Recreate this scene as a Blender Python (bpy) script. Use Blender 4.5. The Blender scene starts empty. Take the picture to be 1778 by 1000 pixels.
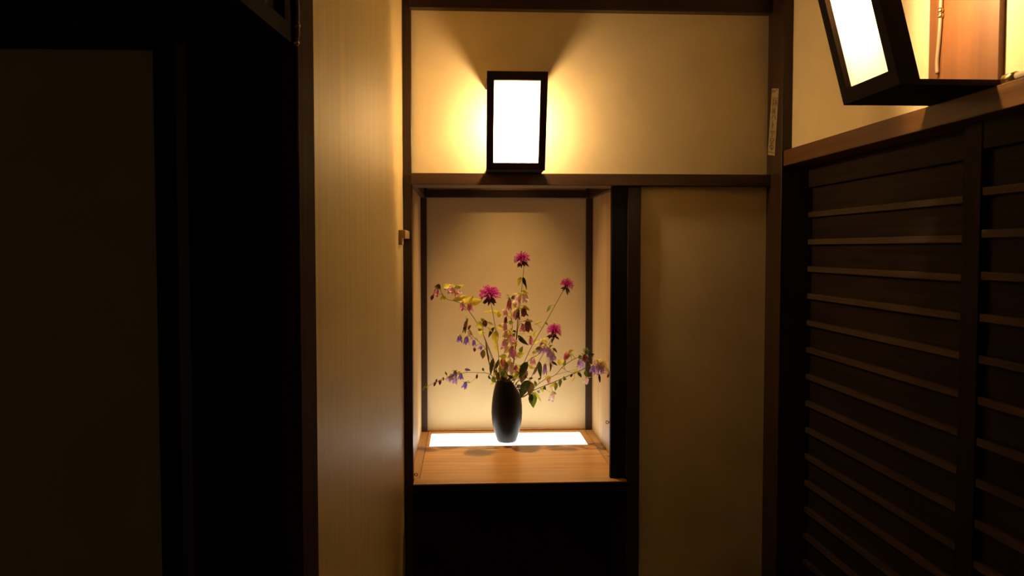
import bpy, bmesh, math, random
from mathutils import Vector, Matrix, Quaternion
random.seed(7)
S = bpy.context.scene
COL = S.collection

# ------------------------------------------------------------------ camera, world, exposure
EYE = 1.45                       # eye height above the floor
FPX = 1500.0                     # focal length in pixels of the 1778 px wide frame
PITCH = math.atan(68/FPX)
YAW = math.atan(86*math.cos(PITCH)/FPX)
cam_d = bpy.data.cameras.new('camera'); cam = bpy.data.objects.new('camera', cam_d); COL.objects.link(cam)
cam_d.sensor_width = 36; cam_d.lens = FPX/1778*36; cam_d.clip_start = 0.02
cam.location = (0, 0, EYE)
cam.rotation_euler = (math.pi/2-PITCH, 0, -YAW)
S.camera = cam
S.view_settings.view_transform = 'Standard'
S.view_settings.look = 'None'
S.view_settings.exposure = 0.0
S.view_settings.gamma = 1.0
S.view_settings.use_curve_mapping = False
W = bpy.data.worlds.new('world'); S.world = W; W.use_nodes = True
W.node_tree.nodes['Background'].inputs[0].default_value = (1, 0.72, 0.40, 1)
W.node_tree.nodes['Background'].inputs[1].default_value = 0.05
S.cycles.max_bounces = 8; S.cycles.diffuse_bounces = 5; S.cycles.glossy_bounces = 3
S.cycles.sample_clamp_indirect = 30.0

BULB_L = 262.0      # emission of the bulb in the far lantern
BULB_R = 400.0      # emission of the bulb in the right lantern
BULB_COL = (1.0, 0.66, 0.32)
PANEL_E = 4.5       # light panel set into the alcove shelf
DOWN_W = 105.0        # small downlight in the top of the alcove

def downlight():
    ld = bpy.data.lights.new('alcove_downlight', 'SPOT'); lo = bpy.data.objects.new('alcove_downlight', ld); COL.objects.link(lo)
    ld.energy = DOWN_W; ld.color = (1.0, 0.62, 0.26); ld.spot_size = math.radians(52); ld.spot_blend = 1.0; ld.shadow_soft_size = 0.012
    lo.location = (0.18, 3.25, EYE+0.97)
    lo.rotation_euler = (0, 0, 0)
downlight()

# ------------------------------------------------------------------ surveying helpers
_cp, _sp, _cy, _sy = math.cos(PITCH), math.sin(PITCH), math.cos(YAW), math.sin(YAW)
_F = Vector((_sy*_cp, _cy*_cp, -_sp)); _R = Vector((_cy, -_sy, 0)); _U = Vector((_sy*_sp, _cy*_sp, _cp))
def _ray(px, py): return _F*FPX + _R*(px-889) + _U*(500-py)
def at(px, py, Y):
    d = _ray(px, py); return Vector((0, 0, EYE)) + d*(Y/d.y)
def onx(px, py, X):
    d = _ray(px, py); return Vector((0, 0, EYE)) + d*(X/d.x)
def onz(px, py, z):
    d = _ray(px, py); return Vector((0, 0, EYE)) + d*((z-EYE)/d.z)

# ------------------------------------------------------------------ materials
def newmat(name):
    m = bpy.data.materials.new(name); m.use_nodes = True
    nt = m.node_tree; b = nt.nodes['Principled BSDF']
    return m, nt, b
def wood(name, c1, c2, axis='Z', rough=0.4, scale=1.0, bump=0.15, spec=0.5):
    m, nt, b = newmat(name)
    tc = nt.nodes.new('ShaderNodeTexCoord'); mp = nt.nodes.new('ShaderNodeMapping')
    k = [60*scale]*3; k['XYZ'.index(axis)] = 2.2*scale
    mp.inputs['Scale'].default_value = k
    n = nt.nodes.new('ShaderNodeTexNoise'); n.inputs['Scale'].default_value = 1.0; n.inputs['Detail'].default_value = 6; n.inputs['Distortion'].default_value = 0.6
    n2 = nt.nodes.new('ShaderNodeTexNoise'); n2.inputs['Scale'].default_value = 5.0; n2.inputs['Detail'].default_value = 3
    r = nt.nodes.new('ShaderNodeValToRGB'); r.color_ramp.elements[0].position = 0.32; r.color_ramp.elements[1].position = 0.7
    r.color_ramp.elements[0].color = (*c1, 1); r.color_ramp.elements[1].color = (*c2, 1)
    mx = nt.nodes.new('ShaderNodeMath'); mx.operation = 'MULTIPLY_ADD'; mx.inputs[1].default_value = 0.3
    nt.links.new(tc.outputs['Object'], mp.inputs[0]); nt.links.new(mp.outputs[0], n.inputs['Vector'])
    nt.links.new(tc.outputs['Object'], n2.inputs['Vector'])
    sb = nt.nodes.new('ShaderNodeMath'); sb.operation = 'SUBTRACT'; sb.inputs[1].default_value = 0.5
    nt.links.new(n2.outputs['Fac'], sb.inputs[0])
    nt.links.new(sb.outputs[0], mx.inputs[0]); nt.links.new(n.outputs['Fac'], mx.inputs[2])
    nt.links.new(mx.outputs[0], r.inputs[0]); nt.links.new(r.outputs[0], b.inputs['Base Color'])
    bp = nt.nodes.new('ShaderNodeBump'); bp.inputs['Strength'].default_value = bump; bp.inputs['Distance'].default_value = 0.002
    nt.links.new(n.outputs['Fac'], bp.inputs['Height']); nt.links.new(bp.outputs[0], b.inputs['Normal'])
    b.inputs['Roughness'].default_value = rough; b.inputs['Specular IOR Level'].default_value = spec
    return m
def plaster(name, c, var=0.06, rough=0.8, spec=0.25, streak=None, bump=0.12):
    m, nt, b = newmat(name)
    tc = nt.nodes.new('ShaderNodeTexCoord'); mp = nt.nodes.new('ShaderNodeMapping')
    mp.inputs['Scale'].default_value = streak or (1, 1, 1)
    n = nt.nodes.new('ShaderNodeTexNoise'); n.inputs['Scale'].default_value = 6; n.inputs['Detail'].default_value = 5
    r = nt.nodes.new('ShaderNodeValToRGB')
    r.color_ramp.elements[0].position = 0.3; r.color_ramp.elements[1].position = 0.72
    r.color_ramp.elements[0].color = (*[x*(1-var) for x in c], 1); r.color_ramp.elements[1].color = (*[min(1, x*(1+var)) for x in c], 1)
    f = nt.nodes.new('ShaderNodeTexNoise'); f.inputs['Scale'].default_value = 140 if not streak else 30; f.inputs['Detail'].default_value = 3
    bp = nt.nodes.new('ShaderNodeBump'); bp.inputs['Strength'].default_value = bump; bp.inputs['Distance'].default_value = 0.002
    nt.links.new(tc.outputs['Object'], mp.inputs[0]); nt.links.new(mp.outputs[0], n.inputs['Vector']); nt.links.new(mp.outputs[0], f.inputs['Vector'])
    nt.links.new(n.outputs['Fac'], r.inputs[0]); nt.links.new(r.outputs[0], b.inputs['Base Color'])
    nt.links.new(f.outputs['Fac'], bp.inputs['Height']); nt.links.new(bp.outputs[0], b.inputs['Normal'])
    b.inputs['Roughness'].default_value = rough; b.inputs['Specular IOR Level'].default_value = spec
    return m
def solid(name, c, rough=0.5, metal=0.0, spec=0.5):
    m, nt, b = newmat(name)
    n = nt.nodes.new('ShaderNodeTexNoise'); n.inputs['Scale'].default_value = 25
    r = nt.nodes.new('ShaderNodeValToRGB')
    r.color_ramp.elements[0].color = (*[x*0.85 for x in c], 1); r.color_ramp.elements[1].color = (*[min(1, x*1.15) for x in c], 1)
    tc = nt.nodes.new('ShaderNodeTexCoord'); nt.links.new(tc.outputs['Object'], n.inputs['Vector'])
    nt.links.new(n.outputs['Fac'], r.inputs[0]); nt.links.new(r.outputs[0], b.inputs['Base Color'])
    b.inputs['Roughness'].default_value = rough; b.inputs['Metallic'].default_value = metal; b.inputs['Specular IOR Level'].default_value = spec
    return m
def thin(name, c, c2=None, trans=0.4, rough=0.5, scale=60):
    """petals and leaves: diffuse with light coming through"""
    m, nt, b = newmat(name)
    n = nt.nodes.new('ShaderNodeTexNoise'); n.inputs['Scale'].default_value = scale
    r = nt.nodes.new('ShaderNodeValToRGB'); r.color_ramp.elements[0].position = 0.35; r.color_ramp.elements[1].position = 0.65
    c2 = c2 or [min(1, x*1.4) for x in c]
    r.color_ramp.elements[0].color = (*c, 1); r.color_ramp.elements[1].color = (*c2, 1)
    tc = nt.nodes.new('ShaderNodeTexCoord'); nt.links.new(tc.outputs['Object'], n.inputs['Vector'])
    nt.links.new(n.outputs['Fac'], r.inputs[0]); nt.links.new(r.outputs[0], b.inputs['Base Color'])
    b.inputs['Roughness'].default_value = rough; b.inputs['Specular IOR Level'].default_value = 0.3
    t = nt.nodes.new('ShaderNodeBsdfTranslucent'); nt.links.new(r.outputs[0], t.inputs['Color'])
    mx = nt.nodes.new('ShaderNodeMixShader'); mx.inputs[0].default_value = trans
    out = nt.nodes['Material Output']
    nt.links.new(b.outputs[0], mx.inputs[1]); nt.links.new(t.outputs[0], mx.inputs[2]); nt.links.new(mx.outputs[0], out.inputs['Surface'])
    return m
def glow(name, c, e):
    m, nt, b = newmat(name)
    em = nt.nodes.new('ShaderNodeEmission'); em.inputs[0].default_value = (*c, 1); em.inputs[1].default_value = e
    nt.links.new(em.outputs[0], nt.nodes['Material Output'].inputs['Surface'])
    return m

DW1, DW2 = (0.022, 0.009, 0.0035), (0.046, 0.019, 0.007)
M = {}
for ax in 'XYZ':
    M['dark'+ax] = wood('dark_wood_'+ax, DW1, DW2, ax, rough=0.42)
    M['lamp'+ax] = wood('lantern_wood_'+ax, (0.011, 0.006, 0.003), (0.020, 0.010, 0.005), ax, rough=0.75, spec=0.06)
    M['door'+ax] = wood('door_wood_'+ax, (0.012, 0.005, 0.002), (0.024, 0.011, 0.0045), ax, rough=0.75, spec=0.06)
M['edgeZ'] = wood('edge_post_wood', DW1, DW2, 'Z', rough=0.8, spec=0.02)
M['beam'] = wood('beam_wood', (0.045, 0.019, 0.007), (0.085, 0.037, 0.014), 'X', rough=0.45)
M['rail'] = wood('rail_wood', (0.085, 0.036, 0.010), (0.145, 0.064, 0.019), 'Y', rough=0.55, spec=0.15)
M['cedar'] = wood('cedar_wood', (0.12, 0.042, 0.011), (0.19, 0.070, 0.020), 'Z', rough=0.55, scale=0.5)
M['louver'] = wood('louver_wood', (0.016, 0.0105, 0.006), (0.028, 0.018, 0.0105), 'Y', rough=0.8, spec=0.06)
M['louver_edge'] = wood('louver_batten_wood', (0.054, 0.036, 0.021), (0.086, 0.057, 0.034), 'Y', rough=0.7, spec=0.08)
M['board'] = wood('shelf_wood', (0.38, 0.19, 0.06), (0.60, 0.33, 0.12), 'X', rough=0.35, scale=0.9)
M['strip'] = wood('shelf_strip_wood', (0.30, 0.16, 0.06), (0.45, 0.26, 0.11), 'Y', rough=0.4)
M['sidewood'] = wood('alcove_side_wood', (0.50, 0.33, 0.15), (0.64, 0.45, 0.22), 'Z', rough=0.55, scale=0.7)
M['black'] = wood('black_lacquer_wood', (0.006, 0.004, 0.003), (0.009, 0.005, 0.003), 'Z', rough=0.7, spec=0.15)
M['plaster'] = plaster('ochre_plaster', (0.77, 0.625, 0.36))
M['niche'] = plaster('alcove_plaster', (0.68, 0.535, 0.285))
M['panelwall'] = plaster('papered_wall', (0.59, 0.43, 0.18), var=0.10, rough=0.50, spec=0.30, streak=(1, 6, 0.35), bump=0.25)
M['fusuma'] = plaster('brown_door_paper', (0.34, 0.23, 0.10), rough=0.9, spec=0.1)
M['floor'] = wood('floor_wood', (0.03, 0.015, 0.008), (0.06, 0.03, 0.015), 'Y', rough=0.35)
M['brass'] = solid('brass', (0.55, 0.40, 0.18), rough=0.3, metal=1.0)
M['cord'] = solid('tan_cord', (0.26, 0.18, 0.10), rough=0.5)
M['conduit'] = solid('grey_conduit', (0.30, 0.25, 0.18), rough=0.4)
M['iron'] = solid('dark_iron', (0.03, 0.025, 0.02), rough=0.4, metal=0.7)
M['sticker'] = solid('sticker_paper', (0.32, 0.23, 0.11), rough=0.7)
M['ink'] = solid('brown_ink', (0.13, 0.075, 0.025), rough=0.7)
M['peg'] = wood('peg_wood', (0.30, 0.17, 0.07), (0.44, 0.26, 0.12), 'Y', rough=0.5)
M['bulb'] = None
M['ledpanel'] = glow('light_panel_glow', (1.0, 0.96, 0.88), PANEL_E)

def panel_mat():
    m, nt, b = newmat('milk_panel')
    b.inputs['Base Color'].default_value = (0.80, 0.74, 0.62, 1); b.inputs['Roughness'].default_value = 0.4
    t = nt.nodes.new('ShaderNodeBsdfTranslucent'); t.inputs['Color'].default_value = (0.95, 0.90, 0.78, 1)
    mx = nt.nodes.new('ShaderNodeMixShader'); mx.inputs[0].default_value = 0.85
    nt.links.new(b.outputs[0], mx.inputs[1]); nt.links.new(t.outputs[0], mx.inputs[2]); nt.links.new(mx.outputs[0], nt.nodes['Material Output'].inputs['Surface'])
    return m
M['milk'] = panel_mat()

def vase_mat():
    m, nt, b = newmat('black_stoneware')
    tc = nt.nodes.new('ShaderNodeTexCoord')
    n = nt.nodes.new('ShaderNodeTexNoise'); n.inputs['Scale'].default_value = 40
    mp = nt.nodes.new('ShaderNodeMapping'); mp.inputs['Scale'].default_value = (0.15, 0.15, 9)
    nt.links.new(tc.outputs['Object'], mp.inputs[0]); nt.links.new(mp.outputs[0], n.inputs['Vector'])
    r = nt.nodes.new('ShaderNodeValToRGB'); r.color_ramp.elements[0].color = (0.005, 0.0035, 0.0025, 1); r.color_ramp.elements[1].color = (0.011, 0.008, 0.006, 1)
    nt.links.new(n.outputs['Fac'], r.inputs[0]); nt.links.new(r.outputs[0], b.inputs['Base Color'])
    bp = nt.nodes.new('ShaderNodeBump'); bp.inputs['Strength'].default_value = 0.06; bp.inputs['Distance'].default_value = 0.003
    nt.links.new(n.outputs['Fac'], bp.inputs['Height']); nt.links.new(bp.outputs[0], b.inputs['Normal'])
    b.inputs['Roughness'].default_value = 0.38; b.inputs['Specular IOR Level'].default_value = 0.15
    return m
M['vase'] = vase_mat()

# ------------------------------------------------------------------ mesh helpers
def box(bm, x0, x1, y0, y1, z0, z1, mat4=None):
    vs = [Vector((x, y, z)) for x in (x0, x1) for y in (y0, y1) for z in (z0, z1)]
    if mat4: vs = [mat4 @ v for v in vs]
    v = [bm.verts.new(p) for p in vs]
    for f in ((0, 1, 3, 2), (4, 6, 7, 5), (0, 4, 5, 1), (2, 3, 7, 6), (0, 2, 6, 4), (1, 5, 7, 3)):
        bm.faces.new([v[i] for i in f])
def hexa(bm, pts):
    """eight corners: bottom ring of four then top ring of four"""
    v = [bm.verts.new(p) for p in pts]
    for f in ((0, 3, 2, 1), (4, 5, 6, 7), (0, 1, 5, 4), (1, 2, 6, 5), (2, 3, 7, 6), (3, 0, 4, 7)):
        bm.faces.new([v[i] for i in f])
def tube(bm, pts, r, seg=6, taper=None, cap=True):
    pts = [Vector(p) for p in pts]; rings = []; n = len(pts)
    up = Vector((0.13, 0.31, 0.94))
    for i, p in enumerate(pts):
        d = (pts[min(i+1, n-1)] - pts[max(i-1, 0)])
        if d.length < 1e-9: d = Vector((0, 0, 1))
        d.normalize()
        a = d.cross(up)
        if a.length < 1e-3: a = d.cross(Vector((1, 0, 0)))
        a.normalize(); b = d.cross(a)
        rr = r if taper is None else r*(1+(taper-1)*i/(n-1))
        rings.append([bm.verts.new(p + (a*math.cos(2*math.pi*k/seg) + b*math.sin(2*math.pi*k/seg))*rr) for k in range(seg)])
    for i in range(n-1):
        for k in range(seg):
            bm.faces.new((rings[i][k], rings[i][(k+1) % seg], rings[i+1][(k+1) % seg], rings[i+1][k]))
    if cap:
        bm.faces.new(rings[0][::-1]); bm.faces.new(rings[-1])
def smooth_path(pts, sub=5):
    pts = [Vector(p) for p in pts]
    if len(pts) < 3: return pts
    P = [pts[0]*2-pts[1]] + pts + [pts[-1]*2-pts[-2]]; out = []
    for i in range(1, len(P)-2):
        p0, p1, p2, p3 = P[i-1:i+3]
        for k in range(sub):
            t = k/sub
            out.append(0.5*((2*p1) + (p2-p0)*t + (2*p0-5*p1+4*p2-p3)*t*t + (3*p1-p0-3*p2+p3)*t**3))
    out.append(pts[-1]); return out
def obj(name, bm, mat, parent=None, bevel=0.0, smooth=False, origin=None, recalc=True):
    if recalc: bmesh.ops.recalc_face_normals(bm, faces=bm.faces)
    if bevel: bmesh.ops.bevel(bm, geom=list(bm.edges), offset=bevel, segments=1, affect='EDGES', profile=0.5, clamp_overlap=True)
    if smooth:
        for f in bm.faces: f.smooth = True
    # a top-level mesh keeps its origin inside itself
    if origin is None and parent is None and bm.verts:
        xs = [v.co for v in bm.verts]
        origin = Vector(((min(c.x for c in xs)+max(c.x for c in xs))/2, (min(c.y for c in xs)+max(c.y for c in xs))/2, min(c.z for c in xs)))
    if parent is not None and origin is None: origin = world_of(parent)
    origin = Vector(origin or (0, 0, 0))
    bmesh.ops.translate(bm, verts=bm.verts, vec=-origin)
    me = bpy.data.meshes.new(name); bm.to_mesh(me); bm.free()
    if mat is not None: me.materials.append(mat)
    o = bpy.data.objects.new(name, me); COL.objects.link(o)
    if parent is not None:
        o.parent = parent; o.location = origin - world_of(parent)
    else:
        o.location = origin
    return o
def world_of(o):
    v = Vector((0, 0, 0))
    while o is not None:
        v += o.location; o = o.parent
    return v
def thing(name, label, cat, loc, group=None):
    o = bpy.data.objects.new(name, None); COL.objects.link(o); o.location = loc; o.empty_display_size = 0.05
    return tag(o, label, cat, group)
def tag(o, label, cat, group=None):
    o['label'] = label; o['category'] = cat
    if group: o['group'] = group
    return o
def struct(o, label=None):
    o['kind'] = 'structure'
    if label: o['label'] = label
    return o
def bx(name, mat, dims, parent=None, bevel=0.0015):
    bm = bmesh.new(); box(bm, *dims); return obj(name, bm, mat, parent, bevel=bevel)

# ------------------------------------------------------------------ main dimensions, read off the photograph
D = 2.80                                   # front wall (face of the posts)
DB = 3.58                                  # back wall of the alcove
XL = at(700, 430, D).x                     # left wall face
Xpl = at(715.5, 430, D).x                  # right edge of left corner post
Xj0 = at(1062.5, 430, D).x                 # alcove jamb
Xj1 = at(1090, 430, D).x
Xj2 = at(1112.5, 430, D).x
YP = 2.684                                 # front face of the right corner post
XC = at(1355, 430, YP).x                   # its left face
XR = XC + 0.006                            # rail face
XP = XC + 0.032                            # right plaster face
XD = at(1400, 600, YP).x                   # far louvred door face
XD2 = XD - 0.035
z_lin1 = at(1000, 301.5, D-0.02).z; z_lin0 = at(1000, 322, D-0.02).z
z_beam0 = at(1000, 17, D-0.02).z
z_rail1 = onx(1362, 261, XR).z; z_rail0 = onx(1362, 288, XR).z
z_bd = at(900, 838.5, D-0.04).z            # top of the alcove shelf
CEIL = EYE + 1.08

# ------------------------------------------------------------------ the setting
struct(bx('floor', M['floor'], (-2.2, 1.4, -1.6, 3.8, -0.05, 0.0)), 'dark wooden corridor floor')
struct(bx('ceiling', M['darkY'], (-2.2, 1.4, -1.6, 3.8, CEIL, CEIL+0.05)), 'dark ceiling')
PF = D + 0.016                             # plaster face of the front wall
bm = bmesh.new()
box(bm, XL-0.02, XP+0.08, PF, PF+0.07, z_lin1-0.02, CEIL)
box(bm, Xj2-0.004, XP+0.08, PF, PF+0.07, 0, z_lin1-0.02)
struct(obj('wall_front', bm, M['plaster']), 'ochre plaster wall holding the alcove and the square lantern')
struct(bx('trim_1', M['darkZ'], (XL, Xpl, D, D+0.05, 0, CEIL)), 'dark corner post left of the alcove')
struct(bx('trim_2', M['darkZ'], (Xj1, Xj2, D, D+0.05, 0, z_lin0)), 'slim dark post right of the alcove')
struct(bx('trim_3', M['black'], (Xj0, Xj1, D+0.006, D+0.03, 0, z_lin0)), 'dark jamb board lining the alcove opening')
struct(bx('trim_4', M['beam'], (Xpl, XC, D-0.02, D+0.12, z_lin0, z_lin1)), 'dark lintel beam over the alcove')
struct(bx('trim_5', M['darkX'], (Xpl-0.004, XC, D-0.02, D+0.12, z_beam0, z_beam0+0.13)), 'dark beam along the top of the front wall')
struct(bx('trim_6', M['darkZ'], (XC, XC+0.12, YP, D+0.1, 0, CEIL)), 'dark corner post right of the front wall')
# right wall
struct(bx('wall_right', M['plaster'], (XP, XP+0.05, -1.6, D, z_rail0+0.01, CEIL)), 'plaster of the right wall above the rail')
struct(bx('wall_right_backing', M['black'], (XD+0.045, XD+0.075, -1.6, D, 0, z_rail1)), 'dark wall behind the louvred doors')
struct(bx('trim_7', M['rail'], (XR, XP+0.10, -1.6, YP, z_rail0, z_rail1)), 'brown rail above the louvred doors')
Yc1 = onx(1613, 60, XP-0.011).y; Yc0 = onx(1735, 60, XP-0.011).y
struct(bx('trim_8', M['cedar'], (XP-0.011, XP+0.02, Yc0, Yc1, z_rail1, CEIL)), 'orange cedar board behind the right lantern')

def louver_door(name, label, X, y0, y1, stile, z_top, z_first, pitch, nmax):
    """boards with thin battens across, framed by stiles and a top rail"""
    zt = z_top
    root = bx(name, M['louver'], (X+0.012, X+0.026, y0, y1, 0.02, zt), bevel=0)
    struct(root, label)
    bx('stile', M['doorZ'], (X-0.004, X+0.012, y1-stile, y1, 0.02, zt), root)
    bx('stile', M['doorZ'], (X-0.004, X+0.012, y0, y0+stile, 0.02, zt), root)
    bx('top_rail', M['louver'], (X-0.002, X+0.012, y0+stile, y1-stile, z_first+pitch, zt), root)
    bm = bmesh.new(); z = z_first
    for k in range(nmax):
        if z < 0.12: break
        box(bm, X-0.001, X+0.012, y0+stile, y1-stile, z-0.0085, z+0.0085); z -= pitch
    obj('battens', bm, M['louver_edge'], root, bevel=0.001)
    bx('bottom_rail', M['louver'], (X-0.002, X+0.012, y0+stile, y1-stile, 0.02, 0.10), root)
    return root
yA0 = onx(1700, 430, XD).y; yB1 = onx(1672, 430, XD2).y
zA = onx(1668, 347, XD).z
pA = (onx(1668, 347, XD).z - onx(1668, 888, XD).z)/8
louver_door('door_1', 'far dark wooden sliding door with thin horizontal battens', XD, yA0-0.02, YP+0.07, 0.035, z_rail0+0.03, zA, pA, 20)
zB = onx(1712, 332, XD2).z
louver_door('door_2', 'near dark wooden sliding door with thin horizontal battens', XD2, 0.6, yB1, onx(1672, 430, XD2).y-onx(1704, 430, XD2).y, z_rail0+0.03, zB, pA, 20)

# left wall and its end
Ye = onx(546, 500, XL).y
struct(bx('wall_left', M['panelwall'], (XL-0.016, XL, Ye, D, 0, CEIL), bevel=0), 'papered left wall beside the alcove')
Ye0 = onx(521.5, 500, XL+0.002).y; Xe0 = XL-0.02
struct(bx('trim_9', M['edgeZ'], (Xe0, XL+0.002, Ye0, Ye, 0, CEIL)), 'dark edge post at the near end of the left wall')
struct(bx('trim_10', M['black'], (Xe0-0.05, Xe0-0.002, Ye+0.02, Ye+0.07, 0, CEIL)), 'black post behind the near end of the left wall')
# dark recess on the left
YD = 1.6
xd1 = at(276, 500, YD).x; zd1 = at(150, 86, YD).z
r = bx('door_3', M['fusuma'], (-2.0, xd1, YD, YD+0.02, 0.02, zd1), bevel=0); struct(r, 'plain dark brown sliding door panel at far left')
bx('frame_stile', M['black'], (xd1, at(308, 500, YD).x, YD-0.012, YD+0.02, 0.02, zd1+0.03), r)
bx('frame_top', M['black'], (-2.0, xd1, YD-0.012, YD+0.02, zd1, zd1+0.03), r)
struct(bx('trim_11', M['darkZ'], (at(312, 500, YD).x, at(334, 500, YD).x, YD-0.01, YD+0.05, 0, zd1+0.02)), 'slim brown post beside the dark sliding door')
struct(bx('trim_12', M['black'], (-2.2, XL-0.02, YD-0.03, YD+0.06, zd1+0.03, CEIL)), 'black lintel over the dark sliding door')
struct(bx('wall_recess', M['black'], (at(312, 500, YD).x, XL-0.02, YD+0.06, YD+0.09, 0, CEIL), bevel=0), 'black wall of the left recess')

# alcove shell
Xn0 = at(731.5, 600, DB).x; Xn1 = at(1027.5, 600, DB).x
NT = EYE + 1.0
struct(bx('wall_alcove_back', M['niche'], (Xn0-0.03, Xn1+0.03, DB, DB+0.03, z_bd-0.03, NT), bevel=0), 'back wall of the alcove')
struct(bx('wall_alcove_left', M['sidewood'], (Xn0-0.02, Xn0, D+0.03, DB, z_bd-0.03, NT), bevel=0), 'left side wall of the alcove')
struct(bx('wall_alcove_right', M['sidewood'], (Xn1, Xn1+0.02, D+0.03, DB, z_bd-0.03, NT), bevel=0), 'right side wall of the alcove')
struct(bx('ceiling_alcove', M['niche'], (Xn0-0.03, Xn1+0.03, D+0.05, DB+0.03, NT, NT+0.02), bevel=0), 'top of the alcove')
struct(bx('trim_13', M['darkZ'], (Xn0, at(741.5, 550, DB-0.018).x, DB-0.018, DB, z_bd, NT)), 'dark strip in the back left corner of the alcove')
struct(bx('trim_14', M['darkZ'], (at(1017.5, 550, DB-0.018).x, Xn1, DB-0.018, DB, z_bd, NT)), 'dark strip in the back right corner of the alcove')
zb1 = at(880, 329.5, DB-0.02).z; zb0 = at(880, 344, DB-0.02).z
struct(bx('trim_15', M['darkX'], (Xn0+0.018, Xn1-0.018, DB-0.024, DB, zb0, zb1)), 'dark beam across the top of the alcove back wall')
struct(bx('trim_16', M['darkY'], (Xn0, Xn0+0.018, D+0.12, DB-0.018, zb0, zb1+0.01)), 'dark beam along the alcove left wall')
struct(bx('trim_17', M['darkY'], (Xn1-0.018, Xn1, D+0.12, DB-0.018, zb0, zb1+0.01)), 'dark beam along the alcove right wall')
struct(bx('trim_18', M['strip'], (Xn0+0.024, Xn1-0.024, DB-0.008, DB, z_bd, z_bd+0.006)), 'thin strip at the foot of the alcove back wall')
struct(bx('wall_alcove_under', M['black'], (Xpl-0.002, Xj0+0.002, D+0.03, D+0.06, 0, z_bd-0.02), bevel=0), 'black panel below the alcove shelf')

# ------------------------------------------------------------------ alcove shelf and its light panel
Yp0 = onz(880, 773.2, z_bd).y; Yp1 = onz(880, 751.5, z_bd).y
Xp0 = onz(746, 773.2, z_bd).x; Xp1 = onz(1021.5, 773.2, z_bd).x
sh = thing('alcove_shelf', 'honey-coloured wooden shelf board forming the base of the lit alcove', 'shelf', ((Xn0+Xn1)/2, D, z_bd-0.02))
bm = bmesh.new()
sw = 0.030
box(bm, Xpl+0.002, Xj0-0.001, D-0.038, D+0.031, z_bd-0.02, z_bd)
box(bm, Xj0-0.001, Xj1-0.004, D-0.038, D-0.001, z_bd-0.02, z_bd)
box(bm, Xn0+sw, Xn1-sw, D+0.031, Yp0, z_bd-0.02, z_bd)
obj('front_board', bm, M['board'], sh)
bx('front_edge', M['black'], (Xpl+0.002, Xj1-0.004, D-0.041, D-0.0385, z_bd-0.03, z_bd-0.0025), sh, bevel=0.0005)
bx('rear_strip', M['board'], (Xp0, Xp1, Yp1, DB, z_bd-0.02, z_bd), sh, bevel=0.001)
for a, b_ in ((Xn0, Xn0+sw-0.0015), (Xn1-sw+0.0015, Xn1)):
    bx('edge_strip', M['strip'], (a, b_, D+0.031, DB, z_bd-0.02, z_bd), sh, bevel=0.001)
for a, b_ in ((Xn0+sw, Xp0-0.0005), (Xp1+0.0005, Xn1-sw)):
    bx('side_strip', M['strip'], (a, b_, Yp0+0.0015, DB, z_bd-0.02, z_bd), sh, bevel=0.001)
lp = bx('light_panel', M['ledpanel'], (Xp0+0.0005, Xp1-0.0005, Yp0+0.0005, Yp1-0.0005, z_bd-0.015, z_bd-0.0005), bevel=0)
tag(lp, 'glowing white light panel set flush into the alcove shelf', 'light panel')

# ------------------------------------------------------------------ lanterns
def bulb_mat(e): return glow('warm_bulb_glow', BULB_COL, e)
def lantern(label, mp, w, h, p0, tilt, frame, base, lit=None, bulb=None, group=None, wood_key='lamp', th=0.016, screen=None):
    """mp maps local (u along the wall, v out from the wall, z up); front frame leans out by tilt; sides are open"""
    root = thing('wall_lantern', label, 'lantern', base, group)
    pv = lambda z: p0 + tilt*z
    def bar(bm, u0, u1, z0, z1, v_in=th, v_out=0.0):
        pts = []
        for z in (z0, z1):
            pts += [mp(u0, pv(z)-v_in, z), mp(u1, pv(z)-v_in, z), mp(u1, pv(z)-v_out, z), mp(u0, pv(z)-v_out, z)]
        hexa(bm, pts)
    fs, ft, fb = frame
    bm = bmesh.new(); bar(bm, 0, fs, 0.0, h); bar(bm, w-fs, w, 0.0, h); bar(bm, fs, w-fs, h-ft, h); bar(bm, fs, w-fs, 0.0, fb)
    obj('front_frame', bm, M[wood_key+'Z'], root)
    bm = bmesh.new()
    q = [bm.verts.new(mp(u, pv(z)-0.012, z)) for u, z in ((fs, fb), (w-fs, fb), (w-fs, h-ft), (fs, h-ft))]
    bm.faces.new(q); obj('milk_panel', bm, M['milk'], root)
    for nm, z0, z1 in (('bottom_plate', 0.0, 0.011), ('top_plate', h-0.012, h)):
        bm = bmesh.new(); pts = []
        for z in (z0, z1):
            e = pv(z)-th
            pts += [mp(0.002, 0.0005, z), mp(w-0.002, 0.0005, z), mp(w-0.002, e, z), mp(0.002, e, z)]
        hexa(bm, pts); obj(nm, bm, M[wood_key+'X'], root)
    if screen:                                       # added inner screen blocking bulb light sideways, with a gap beside the wall
        bm = bmesh.new(); pts = []
        for z in (0.011, h-0.012):
            pts += [mp(w-0.008, screen, z), mp(w-0.002, screen, z), mp(w-0.002, pv(z)-th, z), mp(w-0.008, pv(z)-th, z)]
        hexa(bm, pts); obj('light_blocker', bm, M['plaster'], root)
    if bulb:
        bu, bv, bz, br = bulb
        c = mp(bu, bv, bz)
        bm = bmesh.new(); bmesh.ops.create_uvsphere(bm, u_segments=16, v_segments=10, radius=br)
        bmesh.ops.translate(bm, verts=bm.verts, vec=c)
        b = obj('bulb', bm, bulb_mat(lit), root, smooth=True)
        bm = bmesh.new(); tube(bm, [c+Vector((0, 0, br*0.9)), Vector((c.x, c.y, mp(bu, bv, h-0.012).z))], 0.011, 12)
        obj('socket', bm, M['iron'], root)
    return root

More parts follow.
